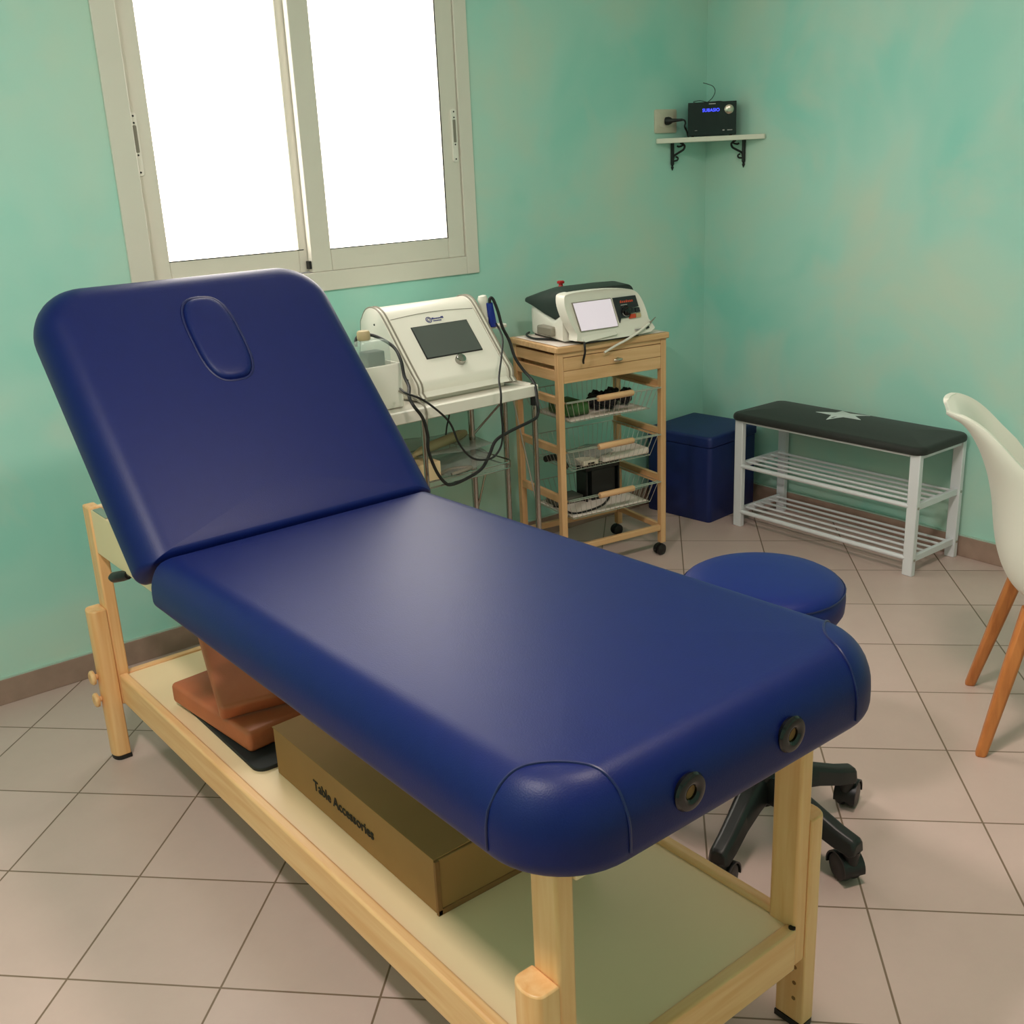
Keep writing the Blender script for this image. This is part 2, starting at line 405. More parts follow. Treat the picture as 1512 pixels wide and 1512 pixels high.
# legs: upper post and sliding lower post
def leg(sx, y0, y1, name='leg'):
    b = MB(); b.box(min(sx*.257, sx*.290), max(sx*.257, sx*.290), y0, y1, .163, .742)
    u = b.build(name, M['pineZ'], T, bevel=.005)
    b = MB()
    yo0, yo1 = y0-.002, y1+.002
    pts = [(sx*.290, yo0), (sx*.318, yo0)]+[(sx*(.318+.018*math.sin(PI*k/10)), yo0+(yo1-yo0)*(.5-.5*math.cos(PI*k/10))) for k in range(1, 10)]+[(sx*.318, yo1), (sx*.290, yo1)]
    b.prism(pts, lambda p: (p[0], p[1], .012), lambda p: (p[0], p[1], .455))
    lo = b.build('lower_post', M['pineZ'], u, bevel=.003)
    b = MB(); b.prism([(p[0]*.995, p[1]) for p in pts], lambda p: (p[0], p[1], 0), lambda p: (p[0], p[1], .012)); b.build('rubber_foot', M['black'], lo)
    yc = (y0+y1)/2
    for z in (.063, .098, .133):
        b = MB(); b.lathe([(.0042, 0), (.0042, .0007)], (sx*.290, yc-.01, z), (-sx, 0, 0), 12); b.build('peg_hole', M['carddark'], lo)
    for z in ((.258, .190) if sx < 0 else ()):
        b = MB(); b.lathe([(.008, 0), (.008, .008), (.020, .009), (.021, .016), (.016, .021)], (sx*.336, yc, z), (sx, 0, 0), 14); b.build('knob', M['pineX'], lo, bevel=.001)
for sx in (-1, 1):
    leg(sx, -.945, -.888); leg(sx, .915, .970)
for sx in (-1, 1):
    b = MB(); b.box(min(sx*.262, sx*.287), max(sx*.262, sx*.287), -.888, .915, .168, .257); b.build('side_rail', M['pineY'], T, bevel=.006, seg=3)
    b = MB(); b.box(min(sx*.258, sx*.286), max(sx*.258, sx*.286), -.888, .915, .615, .738); b.build('side_beam', M['cream'], T, bevel=.003)
for y in (-.938, .938):
    b = MB(); b.box(-.257, .257, y-.012, y+.012, .162, .250); b.build('end_rail', M['pineX'], T, bevel=.004)
    b = MB(); b.box(-.257, .257, y-.012, y+.012, .615, .738); b.build('end_beam', M['cream'], T, bevel=.003)
b = MB(); b.box(-.264, .264, -.928, .928, .234, .245); b.build('shelf_board', M['cream'], T, bevel=.001)
for sx in (-1, 1):
    for z in (.248, .165):
        b = MB(); b.lathe([(.0065, -.01), (.0065, .0035)], (sx*.2535, -.942, z), (0, 0, 1 if z > .2 else -1), 12); b.build('bolt', M['black'], T)
b = MB(); b.box(-.284, -.262, .80, .90, .738, .741); b.build('beam_bracket', M['steel'], T)
b = MB(); b.tube([(-.18, .60, .655), (-.268, .68, .622), (-.285, .71, .610)], .006, 8)
lv = b.build('release_lever', M['steel'], T)
b = MB(); b.tube([(-.282, .700, .612), (-.290, .725, .605), (-.298, .765, .592), (-.300, .785, .586)], [.011, .014, .014, .008], 12); b.build('lever_grip', M['black'], lv)

# ------------------------------------------------------------------ things on the table's lower shelf
ZT = .245
b = MB(); b.loft([[Vector((x, y, z)) for x, y in rrect(-2.975, -2.55, -1.33, -.885, .03)] for z in (ZT, ZT+.010)])
tag(b.build('foam_mat', M['mat'], bevel=.002), 'thin black mat lying flat under the brown cushions', 'mat')
mt = Matrix.Translation((-2.77, -1.03, ZT+.010)) @ Matrix.Rotation(.10, 4, 'Z')
b = MB(); pad(b, -.205, .21, -.20, .19, 0, .055, .012, .012, .010, f=lambda x, y, z: mt @ Vector((x, y, z)), n=4, dome=.004)
tag(b.build('cushion', M['brown'], angle=60), 'flat chestnut brown leatherette cushion lying on the black mat', 'cushion')
# tilted cushion leaning over the first
ex = Vector((.143, -.036, .004)).normalized(); uy = Vector((.025, .283, .15)); uy = (uy-ex*uy.dot(ex)).normalized(); nz = ex.cross(uy)
mt2 = frame(Vector((-2.978, -1.150, .309)), ex, uy, nz)
b = MB(); pad(b, 0, .42, 0, .48, -.0, .050, .012, .012, .010, f=lambda x, y, z: mt2 @ Vector((x, y, z)), n=4, dome=.005)
tag(b.build('cushion', M['brown'], angle=60), 'chestnut brown cushion slanting up on top of the flat brown one', 'cushion')
# cardboard box with open flaps
cb = thing('cardboard_box', 'brown cardboard box with black lettering under the massage table', 'box', (-2.935, -2.006, ZT))
b = MB(); b.box(0, .34, 0, .653, 0, .117); b.build('box_body', M['card'], cb, bevel=.002, smooth=False)
b = MB(); b.loft([[Vector((x, y, z)) for x, z in ((-.001, .1165), (.20, .124), (.20, .127), (-.001, .1195))] for y in (.004, .655)]); b.build('flap', M['card'], cb, bevel=.001, smooth=False)
b = MB(); b.loft([[Vector((x, y, z)) for x, z in ((.342, .1165), (.21, .126), (.21, .129), (.342, .1195))] for y in (.004, .655)]); b.build('flap', M['card'], cb, bevel=.001, smooth=False)
b = MB(); b.box(-.0015, .342, -.003, .001, .0, .012); b.box(-.002, .008, -.003, .004, 0, .117); b.build('box_edge', M['carddark'], cb, bevel=.001)
text('lettering', 'Table Accessories', .034, frame(Vector((-.0012, .345, .056)), (0, -1, 0), (0, 0, 1), (-1, 0, 0)), M['printblack'], cb, bold=.0006)

# ------------------------------------------------------------------ rolling stool
ST = thing('rolling_stool', 'round blue vinyl stool on a black five-star castor base', 'stool', (-2.022, -2.012, 0))
b = MB()
R = .178
prof = [(.0, .578), (R-.02, .578), (R-.006, .583), (R, .594), (R+.002, .62), (R, .640), (R-.008, .652), (R-.022, .660), (R-.06, .665), (.05, .668), (0, .668)]
b.lathe(prof, c=(-.004, .012, 0), n=48); st = b.build('seat', M['stoolvinyl'], ST, angle=60)
b = MB(); b.tube([(-.004+R*math.cos(2*PI*k/48), .012+R*math.sin(2*PI*k/48), .642) for k in range(48)], .0016, 6, closed=True); b.build('seat_seam', M['piping'], st)
b = MB(); b.lathe([(.014, .30), (.014, .565), (.05, .567), (.09, .578)], n=20); b.build('gas_column', M['chrome'], ST)
b = MB(); b.lathe([(.036, .095), (.044, .13), (.042, .175), (.030, .185), (.027, .33), (.024, .34)], n=24); b.build('hub', M['black'], ST)
for k in range(5):
    a = math.radians(-17+72*k)
    d = Vector((math.cos(a), math.sin(a), 0)); n = Vector((-d.y, d.x, 0))
    loops = []
    for r, z, w, h in ((.02, .145, .034, .062), (.08, .143, .031, .058), (.15, .126, .027, .048), (.215, .106, .026, .042), (.258, .098, .025, .038), (.268, .096, .018, .028)):
        c = d*r+Vector((0, 0, z)); loops.append([c+n*w*x+Vector((0, 0, h*y)) for x, y in ((-1, -.5), (-.8, .3), (-.45, .5), (.45, .5), (.8, .3), (1, -.5))])
    b = MB(); b.loft(loops); ar = b.build('base_arm', M['black'], ST, bevel=.003)
    ca = math.radians((20, -35, 40, 15, 70)[k]); cd = Vector((math.cos(ca), math.sin(ca), 0)); cn = Vector((-cd.y, cd.x, 0))
    pv = d*.250; wc = pv+cd*.018+Vector((0, 0, .033))
    b = MB(); b.lathe([(.016, .05), (.020, .085)], pv, n=12)
    # hood: half shell above the twin wheels
    for side in (-1, 1):
        arc = [(.038*math.cos(t), .038*math.sin(t)) for t in [math.radians(-10+200*i/14) for i in range(15)]]
        inn = [(.034*math.cos(t), .034*math.sin(t)) for t in [math.radians(190-200*i/14) for i in range(15)]]
    b.prism(arc+inn, lambda p: wc-cn*.026+cd*p[0]+Vector((0, 0, p[1])), lambda p: wc+cn*.026+cd*p[0]+Vector((0, 0, p[1])))
    hd = b.build('caster', M['black'], ar)
    b = MB()
    for side in (-1, 1):
        b.lathe([(.010, .002), (.028, .002), (.031, .004), (.033, .009), (.033, .016), (.031, .022), (.026, .0245), (.010, .0235)], wc+Vector((0, 0, .0)), cn*side, 24)
    b.build('wheel', M['black'], hd)

# ------------------------------------------------------------------ chair (white shell, wooden legs)
cc = Vector((-1.03, -2.24, 0)); CH = thing('shell_chair', 'white plastic shell chair with splayed wooden legs at the edge of the room', 'chair', cc, math.atan2(-.836, .549))
# local: x forward, y to the chair's left
prof = [(.235, .452, .205, .02), (.215, .462, .212, .025), (.15, .455, .222, .035), (.06, .438, .228, .05), (-.03, .424, .230, .065), (-.10, .420, .230, .085), (-.150, .440, .228, .11), (-.182, .490, .226, .125), (-.200, .560, .224, .125), (-.212, .640, .220, .115), (-.230, .715, .212, .10), (-.256, .785, .198, .065), (-.284, .838, .182, .045), (-.306, .868, .164, .032), (-.326, .886, .146, .022), (-.338, .891, .128, .018), (-.347, .894, .104, .014), (-.352, .895, .075, .010)]
PP = smooth_path([Vector((p[0], p[1], 0)) for p in prof], 3); WW = smooth_path([Vector((p[2], p[3], 0)) for p in prof], 3)
NT = 20
def shell_pt(i, j):
    p, w = PP[i], WW[i]
    d = PP[min(i+1, len(PP)-1)]-PP[max(i-1, 0)]; d.normalize()
    n = Vector((d.y, -d.x, 0))
    n = -n if n.y < 0 and i < len(PP)*.4 else n
    if i >= len(PP)*.4 and n.x < 0: n = -n
    t = -1+2*j/NT
    dep = w.y*abs(t)**2.4
    q = p+n*dep
    return Vector((q.x, w.x*math.sin(t*PI/2*.98), q.y))
b = MB()
vs = [[b.bm.verts.new(shell_pt(i, j)) for j in range(NT+1)] for i in range(len(PP))]
for i in range(len(PP)-1):
    for j in range(NT): b.bm.faces.new((vs[i][j], vs[i][j+1], vs[i+1][j+1], vs[i+1][j]))
b.build('seat_shell', M['chairwhite'], CH, angle=80, solid=.014, bevel=.004, seg=3)
for sy in (-1, 1):
    for fx, tx in ((-.208, -.118), (.235, .10)):
        p0 = Vector((fx, sy*.208, 0)); p1 = Vector((tx, sy*.135, .405))
        b = MB(); dd = (p1-p0)
        loops = []
        for t, w in ((0, .013), (.02, .0145), (.6, .019), (1, .020)):
            c = p0+dd*t; loops.append([c+Vector((w*x, w*y, 0)) for x, y in ((-1, -.6), (-.6, -1), (.6, -1), (1, -.6), (1, .6), (.6, 1), (-.6, 1), (-1, .6))])
        b.loft(loops); b.build('leg', M['chairleg'], CH, bevel=.002)
b = MB(); b.bar((-.12, -.135, .395), (.11, .135, .395), .02, .015); b.bar((-.12, .135, .395), (.11, -.135, .395), .02, .015); b.lathe([(.05, .395), (.05, .412)], n=16); b.build('under_brace', M['black'], CH)

# ------------------------------------------------------------------ shoe bench
BN = thing('shoe_bench', 'white metal shoe bench with black padded top bearing a pale star', 'bench', (-.185, -.925, 0))
b = MB(); pad(b, -.172, .168, -.449, .456, .474, .506, [.045]*4, .018, .010, n=8, dome=.014)
cbm = b.bm.copy(); cu = b.build('seat_pad', M['blackfabric'], BN, angle=60); bvc = BVHTree.FromBMesh(cbm)
b = MB(); loops = [[], []]
for k in range(10):
    a = math.radians(36+36*k); r = .113 if k % 2 == 0 else .048
    p = Vector((.050+r*math.cos(a), .045+r*math.sin(a), 0))
    h = bvc.ray_cast(p+Vector((0, 0, 1)), Vector((0, 0, -1)))[0]
    loops[0].append(h-Vector((0, 0, .001))); loops[1].append(h+Vector((0, 0, .0015)))
c = bvc.ray_cast(Vector((.050, .045, 2)), Vector((0, 0, -1)))[0]+Vector((0, 0, .0018))
bm = b.bm; va = [bm.verts.new(p) for p in loops[1]]; vb = [bm.verts.new(p) for p in loops[0]]; vc = bm.verts.new(c)
for k in range(10):
    bm.faces.new((vc, va[k], va[(k+1) % 10])); bm.faces.new((va[k], vb[k], vb[(k+1) % 10], va[(k+1) % 10]))
b.build('star_patch', M['star'], cu, smooth=False)
for x0 in (-.156, .138):
    for y0 in (-.435, .393):
        b = MB(); b.box(x0, x0+.024, y0, y0+.042, 0, .480); b.build('leg', M['whitemetal'], BN, bevel=.003)
for y0 in (-.427, .413):
    for zr in (.052, .258, .456):
        b = MB(); b.box(-.134, .140, y0, y0+.016, zr, zr+.026); b.build('end_rail', M['whitemetal'], BN, bevel=.002)
for zr in (.065, .271):
    for x in (-.144, .150):
        b = MB(); b.lathe([(.0055, 0), (.0055, .0015), (.003, .003)], (x, -.435, zr), (0, -1, 0), 12); b.build('screw', M['steel'], BN)
for x in (-.146, .150):
    b = MB(); b.box(x-.009, x+.009, -.393, .393, .464, .477); b.build('seat_rail', M['whitemetal'], BN, bevel=.002)
for zr in (.068, .274):
    b = MB(); b.tube([(-.148, -.40, zr), (-.148, .40, zr)], .0095, 12); b.build('front_rod', M['whitemetal'], BN)
    for x in (-.095, -.042, .011, .064, .117):
        b = MB(); b.tube([(x, -.42, zr+.004), (x, .42, zr+.004)], .0052, 8); b.build('shelf_rod', M['whitemetal'], BN)

# ------------------------------------------------------------------ ottoman
OT = thing('storage_ottoman', 'navy blue cube ottoman in the corner of the room', 'ottoman', (-.244, -.215, 0), .10)
b = MB(); b.loft([[Vector((x, y, z)) for x, y in rrect(-.176, .176, -.176, .176, .02, i, 5)] for i, z in ((.004, 0), (0, .005), (0, .339), (.003, .341))]); b.build('ottoman_body', M['ottoman'], OT, angle=50)
b = MB(); pad(b, -.181, .181, -.181, .181, .342, .391, .022, .014, .006, n=5, dome=.004); b.build('lid', M['ottoman'], OT, angle=60)

# ------------------------------------------------------------------ wooden basket trolley
TW, TD = .497, .328
K = thing('wooden_trolley', 'tall wooden trolley with a drawer and three wire baskets on castors', 'trolley', (-1.031, -.338, 0), -.143)
hx, hyy = TW/2, TD/2
P_ = .025
b = MB(); b.box(-hx-.008, hx+.008, -hyy-.010, hyy+.008, .888, .912); b.build('top_board', M['beechX'], K, bevel=.004)
for sx in (-1, 1):
    for sy in (-1, 1):
        x0, x1 = sorted((sx*hx, sx*(hx-P_))); y0, y1 = sorted((sy*hyy, sy*(hyy-P_)))
        b = MB(); b.box(x0, x1, y0, y1, .052, .888); lg = b.build('leg', M['beechZ'], K, bevel=.002)
        cx, cy = (x0+x1)/2-.006*sx, (y0+y1)/2
        b = MB(); b.lathe([(.006, .03), (.006, .056)], (cx, cy, 0), n=10)
        b.prism([(.024*math.cos(math.radians(a)), .024*math.sin(math.radians(a))) for a in range(0, 181, 15)], lambda p: (cx-.004+p[0], cy-.006, .0245+p[1]), lambda p: (cx-.004+p[0], cy+.006, .0245+p[1]))
        cs = b.build('caster', M['black'], lg)
        b = MB()
        for q in (-1, 1): b.lathe([(.006, .003), (.021, .003), (.0235, .006), (.0235, .014), (.020, .016), (.006, .015)], (cx-.004, cy, .0236), (.15, q, 0), 22)
        b.build('wheel', M['black'], cs)
# drawer
b = MB(); b.box(-hx+P_+.001, hx-P_-.001, -hyy+.001, -hyy+.017, .820, .868); b.box(-hx+P_+.001, hx-P_-.001, -hyy+.001, -hyy+.017, .773, .8185); b.box(-hx+P_+.006, hx-P_-.006, -hyy+.017, hyy-.03, .778, .86)
fr_ = MB(); fr_.box(-hx+P_, hx-P_, -hyy+.002, -hyy+.02, .8705, .888); fr_.build('front_apron', M['beechX'], K, bevel=.001)
dr = b.build('drawer', M['beechX'], K, bevel=.0015)
b = MB(); b.lathe([(.004, -.004), (.004, .008), (.009, .012)], (.011, -hyy+.001, .836), (0, -1, 0), 12)
b.loft([[Vector((.011+x*1.0, -hyy-.010-w, .836+z)) for x, z in [(.021*s_*math.cos(2*PI*k/20), .0075*s_*math.sin(2*PI*k/20)) for k in range(20)]] for w, s_ in ((0, .6), (.002, .95), (.006, 1), (.010, .7), (.012, .3))]); b.build('knob', M['silver'], dr)
# sides: slats, basket runners, bottom bars
for sx in (-1, 1):
    for z in (.838, .782):
        x0, x1 = sorted((sx*(hx-.003), sx*(hx-.017)))
        b = MB(); b.box(x0, x1, -hyy+P_, hyy-P_, z, z+.040); b.build('side_slat', M['beechY'], K, bevel=.0015)
    for z in (.690, .498, .306):
        x0, x1 = sorted((sx*(hx-.004), sx*(hx-.022))); xa, xb = sorted((sx*(hx-.022), sx*(hx-.036)))
        b = MB(); b.box(x0, x1, -hyy+.012, hyy-.008, z+.004, z+.032); b.box(xa, xb, -hyy+.012, hyy-.008, z+.004, z+.012); b.build('basket_runner', M['beechY'], K, bevel=.0015)
    x0, x1 = sorted((sx*(hx-.004), sx*(hx-.021)))
    b = MB(); b.box(x0, x1, -hyy+P_, hyy-P_, .108, .130); b.build('bottom_bar', M['beechY'], K, bevel=.002)
for y0 in (-hyy+.002, hyy-.020):
    b = MB(); b.box(-hx+P_, hx-P_, y0, y0+.018, .106, .130); b.build('bottom_bar', M['beechX'], K, bevel=.002)
b = MB(); b.box(-hx+P_, hx-P_, hyy-.018, hyy-.004, .78, .885); b.build('back_panel', M['beechX'], K, bevel=.002)
# baskets
def basket(z):
    """rim at z, floor .082 lower and slightly smaller"""
    X, Y0, Y1 = hx-.034, -hyy+.006, hyy-.012
    xb, y0b, y1b, zb = X-.030, -hyy+.022, hyy-.03, z-.084
    b = MB()
    rim = [(-X, Y0, z), (X, Y0, z), (X, Y1, z), (-X, Y1, z)]
    low = [(-xb, y0b, zb), (xb, y0b, zb), (xb, y1b, zb), (-xb, y1b, zb)]
    for i in range(4):
        b.tube([rim[i], rim[(i+1) % 4]], .0018, 6); b.tube([low[i], low[(i+1) % 4]], .0014, 6)
    nx, ny = 17, 10
    for i in range(nx+1):
        t = -1+2*i/nx
        b.tube([(t*X, Y0, z), (t*xb, y0b, zb), (t*xb, y1b, zb), (t*X, Y1, z)], .0011, 5)
    for i in range(1, ny):
        t = i/ny
        b.tube([(-X, Y0+(Y1-Y0)*t, z), (-xb, y0b+(y1b-y0b)*t, zb), (xb, y0b+(y1b-y0b)*t, zb), (X, Y0+(Y1-Y0)*t, z)], .0011, 5)
    b.tube([(-hx+.030, -hyy-.002, z), (-.215, -hyy-.010, z), (.215, -hyy-.010, z), (hx-.030, -hyy-.002, z)], .0023, 6)
    for x in (-X, X): b.tube([(x, Y0, z), (x, -hyy-.006, z)], .0018, 6)
    bk_ = b.build('wire_basket', M['wire'], K)
    b = MB(); b.lathe([(.010, 0), (.012, .003), (.012, .160), (.010, .163)], (-.082, -hyy-.010, z), (1, 0, 0), 20); b.build('handle', M['dowel'], bk_)
    return zb
bz = [basket(z) for z in (.700, .512, .318)]
KM = Matrix.Translation((-1.031, -.338, 0)) @ Matrix.Rotation(-.143, 4, 'Z')
def kin(b):           # bring a mesh built in trolley space to the room
    bmesh.ops.transform(b.bm, matrix=KM, verts=b.bm.verts[:]); return b
def sheet(x0, x1, y0, y1, z, amp=.003, curl=0., nx=14, ny=10, ph=0.):
    b = MB(); V = []
    for i in range(nx+1):
        row = []
        for j in range(ny+1):
            x = x0+(x1-x0)*i/nx; y = y0+(y1-y0)*j/ny
            zz = z+amp*(1+math.sin(13*x+9*y+ph)*math.sin(11*y-7*x+ph*2))*.5+curl*(max(0, abs(2*i/nx-1)-.7))
            row.append(b.bm.verts.new((x, y, zz)))
        V.append(row)
    for i in range(nx):
        for j in range(ny): b.bm.faces.new((V[i][j], V[i+1][j], V[i+1][j+1], V[i][j+1]))
    return b
XB, YB0, YB1 = hx-.068, -hyy+.026, hyy-.034
tag(kin(sheet(-XB, XB, YB0, YB1, bz[0]+.0022, .002)).build('paper_liner', M['paper'], solid=.001), 'pale paper liner on the floor of the top wire basket', 'paper')
tag(kin(sheet(-XB, XB, YB0, YB1, bz[2]+.0022, .002, ph=2)).build('paper_liner', M['paper'], solid=.001), 'pale paper liner on the floor of the bottom wire basket', 'paper')
# top basket: green packet and black straps
b = MB(); pad(b, -.165, -.055, -.09, .06, bz[0]+.006, bz[0]+.055, .02, .02, .012, n=4, dome=.01); kin(b); tag(b.build('packet', M['green'], angle=60), 'green packet in the top wire basket', 'packet')
random.seed(11)
lm = MB()
for c_, r_ in (((.02, -.01), .062), ((.10, .0), .058), ((.06, -.05), .05), ((.15, -.03), .04)):
    pts = []
    for k in range(26):
        a = k*1.17; rr = r_*(.55+.45*math.sin(k*2.3))
        pts.append((c_[0]+rr*math.cos(a), c_[1]+rr*math.sin(a)*.85, bz[0]+.018+.022*(1+math.sin(k*1.9))*(1 if k < 20 else .8)))
    lm.tube(smooth_path(pts, 4), .010, 6)
kin(lm); tag(lm.build('strap_bundle', M['strap']), 'tangled black elastic straps in the top wire basket', 'straps')
# middle basket: white folded pad, clear bag, black cable strip
b = MB(); pad(b, -.03, .192, -.130, .06, bz[1]+.003, bz[1]+.028, .008, .008, .006, n=4); kin(b); tag(b.build('folded_towel', M['paper'], angle=60), 'white folded paper pad in the middle wire basket', 'pad')
tag(kin(sheet(-.175, .03, -.115, .08, bz[1]+.005, .045, ph=1.3)).build('plastic_bag', M['clear'], solid=.0006), 'crumpled clear plastic bag in the middle wire basket', 'bag')
b = MB(); b.box(-.12, -.05, -.125, -.06, bz[1]+.003, bz[1]+.022); kin(b); o = b.build('small_box', M['socket'], bevel=.002); tag(o, 'small pale box with a black mark in the middle wire basket', 'box')
b = MB(); b.box(-.10, -.070, -.1262, -.1248, bz[1]+.006, bz[1]+.013); kin(b); b.build('black_mark', M['printblack'], o, smooth=False)
b = MB(); b.tube(smooth_path([(-.185, .05, bz[1]+.006), (-.17, 0, bz[1]+.022), (-.178, -.06, bz[1]+.02), (-.185, -.10, bz[1]+.008)], 6), .013, 8); kin(b); tag(b.build('cable_sleeve', M['blackcable']), 'short black ribbed sleeve at the left of the middle basket', 'cable')
# bottom basket: black box, book, cable
b = MB(); b.box(.0, .115, .0, .06, bz[2]+.003, bz[2]+.130); b.box(-.03, .135, -.005, .07, bz[2]+.130, bz[2]+.155); b.box(-.03, -.022, -.005, .07, bz[2]+.003, bz[2]+.13); b.box(.127, .135, -.005, .07, bz[2]+.003, bz[2]+.13); kin(b); tag(b.build('black_device', M['black'], bevel=.003), 'upright black plastic holder standing in the bottom wire basket', 'device')
b = MB(); b.box(-.16, -.03, .02, .10, bz[2]+.003, bz[2]+.030); kin(b); tag(b.build('notebook', M['greybook'], bevel=.002), 'grey notebook lying in the bottom wire basket', 'book')
b = MB(); b.tube(smooth_path([(.07, -.02, bz[2]+.010), (.035, -.055, bz[2]+.012), (-.01, -.085, bz[2]+.008), (-.09, -.11, bz[2]+.008), (-.16, -.10, bz[2]+.008), (-.178, -.04, bz[2]+.02), (-.170, .02, bz[2]+.008)], 8), .0042, 8); kin(b); tag(b.build('power_lead', M['blackcable']), 'black lead looping across the bottom wire basket', 'cable')

# paper on the trolley top and shockwave unit
ZP = .912
b = sheet(-hx+.004, hx-.006, -hyy-.004, hyy-.012, ZP+.0012, .001, nx=30, ny=12); kin(b)
tag(b.build('paper_cover', M['paper'], solid=.001), 'white paper sheet covering the wooden trolley top', 'paper')
ZB = .9145
SW = thing('shockwave_unit', 'white therapy console with dark hood and lit screen on the wooden trolley', 'medical device', (-1.205, -.481, ZB), math.atan2(-.103, .995))
# local: x along the front, y backwards, z up. outline of the front bezel
fo = [(-.004, .0), (.315, .0), (.312, .05), (.300, .10), (.283, .137), (.262, .158), (.225, .168), (.15, .176), (.06, .179), (-.02, .178), (-.055, .174), (-.066, .163), (-.068, .13), (-.055, .08), (-.03, .03)]
def ins(poly, d):
    c = Vector((sum(p[0] for p in poly)/len(poly), sum(p[1] for p in poly)/len(poly)))
    return [(p[0]+(c.x-p[0])*d, p[1]+(c.y-p[1])*d) for p in poly]
sfo = [(v.x, v.y) for v in smooth_path([Vector((x, z, 0)) for x, z in fo], 3, closed=True)]
# the lower front leans forward to a lip
def fy(z): return -.026+.19*z
b = MB()
loops = []
for d, yy, zs in ((.10, .0, 1), (.02, -.004, 1), (0, .004, 1), (0, .045, 1)):
    loops.append([Vector((x, fy(z)+yy+(.0 if yy < .02 else 0), z*zs+.008)) for x, z in ins(sfo, d)])
b.loft(loops)
b.build('front_bezel', M['white'], SW, angle=50)
# body: white base shell from the bezel backwards, narrowing
b = MB()
def section(y, x0, x1, h, r=.03):
    return [Vector((x, y, z+.008)) for x, z in rrect(x0, x1, 0, h, [.008, .008, r, r], 0, 5)]
b.loft([section(.035, -.050, .300, .110, .02), section(.12, -.035, .285, .080), section(.20, -.025, .270, .095), section(.285, -.012, .250, .118), section(.315, .0, .235, .118), section(.322, .01, .225, .10)])
b.build('body', M['white'], SW, angle=50)
b = MB()
def hood(y, x0, x1, zb, zt, r):
    return [Vector((x, y, z+.008)) for x, z in rrect(x0, x1, zb, zt, [.004, .004, r, r], 0, 6)]
b.loft([hood(.040, -.048, .285, .095, .180, .035), hood(.10, -.040, .280, .074, .190, .05), hood(.18, -.033, .268, .088, .182, .06), hood(.26, -.028, .252, .108, .160, .045), hood(.318, -.026, .245, .120, .138, .012), hood(.328, -.02, .235, .122, .132, .005)])
b.build('hood', M['darkhood'], SW, angle=50)
b = MB(); b.box(-.056, -.022, .10, .20, .02, .055); b.build('side_recess', M['greytrim'], SW, bevel=.006)
def fpt(x, z, o=.0): return Vector((x, fy(z)-.004-o, z+.008))
def plate(b, poly, o=.002):
    b.loft([[fpt(x, z, -.004) for x, z in poly], [fpt(x, z, o) for x, z in poly]])
b = MB(); plate(b, [(-.0105, .0385), (.1615, .0385), (.142, .1435), (-.0325, .1435)], .0018); b.build('screen_edge', M['greytrim'], SW, smooth=False)
b = MB(); plate(b, [(-.008, .041), (.159, .041), (.140, .141), (-.030, .141)], .0025); b.build('screen', M['lcdon'], SW, smooth=False)
b = MB(); plate(b, [(.171, .050), (.178, .066), (.215, .066), (.236, .099), (.266, .101), (.257, .142), (.152, .142)], .0022); pn = b.build('control_panel', M['panel'], SW, smooth=False)
b = MB(); b.lathe([(.021, 0), (.020, .004), (.017, .005), (.015, .014), (.012, .016)], fpt(.204, .090, .002), (0, -1, -.05), 24); b.build('dial', M['blackgloss'], pn)
b = MB(); b.tube([fpt(.204+.0185*math.cos(a), .090+.0185*math.sin(a), .004) for a in [2*PI*k/24 for k in range(24)]], .0016, 6, closed=True); b.build('dial_ring', M['printgrey'], pn)
for poly, m_ in (([(.227, .080), (.246, .080), (.246, .097), (.238, .097)], 'panel'), ([(.250, .080), (.271, .081), (.268, .097), (.250, .097)], 'panel'), ([(.217, .061), (.247, .061), (.247, .076), (.225, .076)], 'orange'), ([(.250, .062), (.272, .062), (.271, .077), (.250, .077)], 'tan')):
    b = MB(); plate(b, poly, .0024); b.build('key', M[m_], SW, smooth=False)
b = MB()
for k in range(7): plate(b, [(.181+k*.009, .121), (.187+k*.009, .121), (.186+k*.009, .128+(.003 if k in (0, 3) else 0)), (.181+k*.009, .128)], .003)
b.build('lettering', M['orange'], pn, smooth=False)
b = MB(); plate(b, [(.183, .112), (.212, .112), (.212, .1145), (.183, .1145)], .003); b.build('lettering', M['printgrey'], pn, smooth=False)
b = MB()
for k in range(6): plate(b, [(.238+k*.0065, .014), (.2425+k*.0065, .014), (.242+k*.0065, .0195), (.238+k*.0065, .0195)], .002)
b.build('lettering', M['printgrey'], SW, smooth=False)
b = MB(); b.loft([[Vector(p) for p in ((.0, -.036, .008), (.150, -.036, .020), (.150, -.012, .040), (-.012, -.012, .040))], [Vector(p) for p in ((.0, .01, .008), (.150, .01, .020), (.150, .01, .038), (-.012, .01, .038))]]); b.build('front_lip', M['white'], SW, bevel=.002)
b = MB(); plate(b, [(.290, .015), (.305, .017), (.304, .024), (.296, .022)], .002); b.build('front_port', M['black'], SW)
b = MB(); b.box(.0, .255, -.028, .30, -.0, .010); b.build('base_foot', M['black'], SW, bevel=.003)
b = MB(); b.lathe([(.010, 0), (.008, .006), (.008, .012), (.014, .013), (.0145, .020), (.011, .023)], (.058, .195, .186), (0, 0, 1), 18); b.build('stop_button', M['red'], SW)
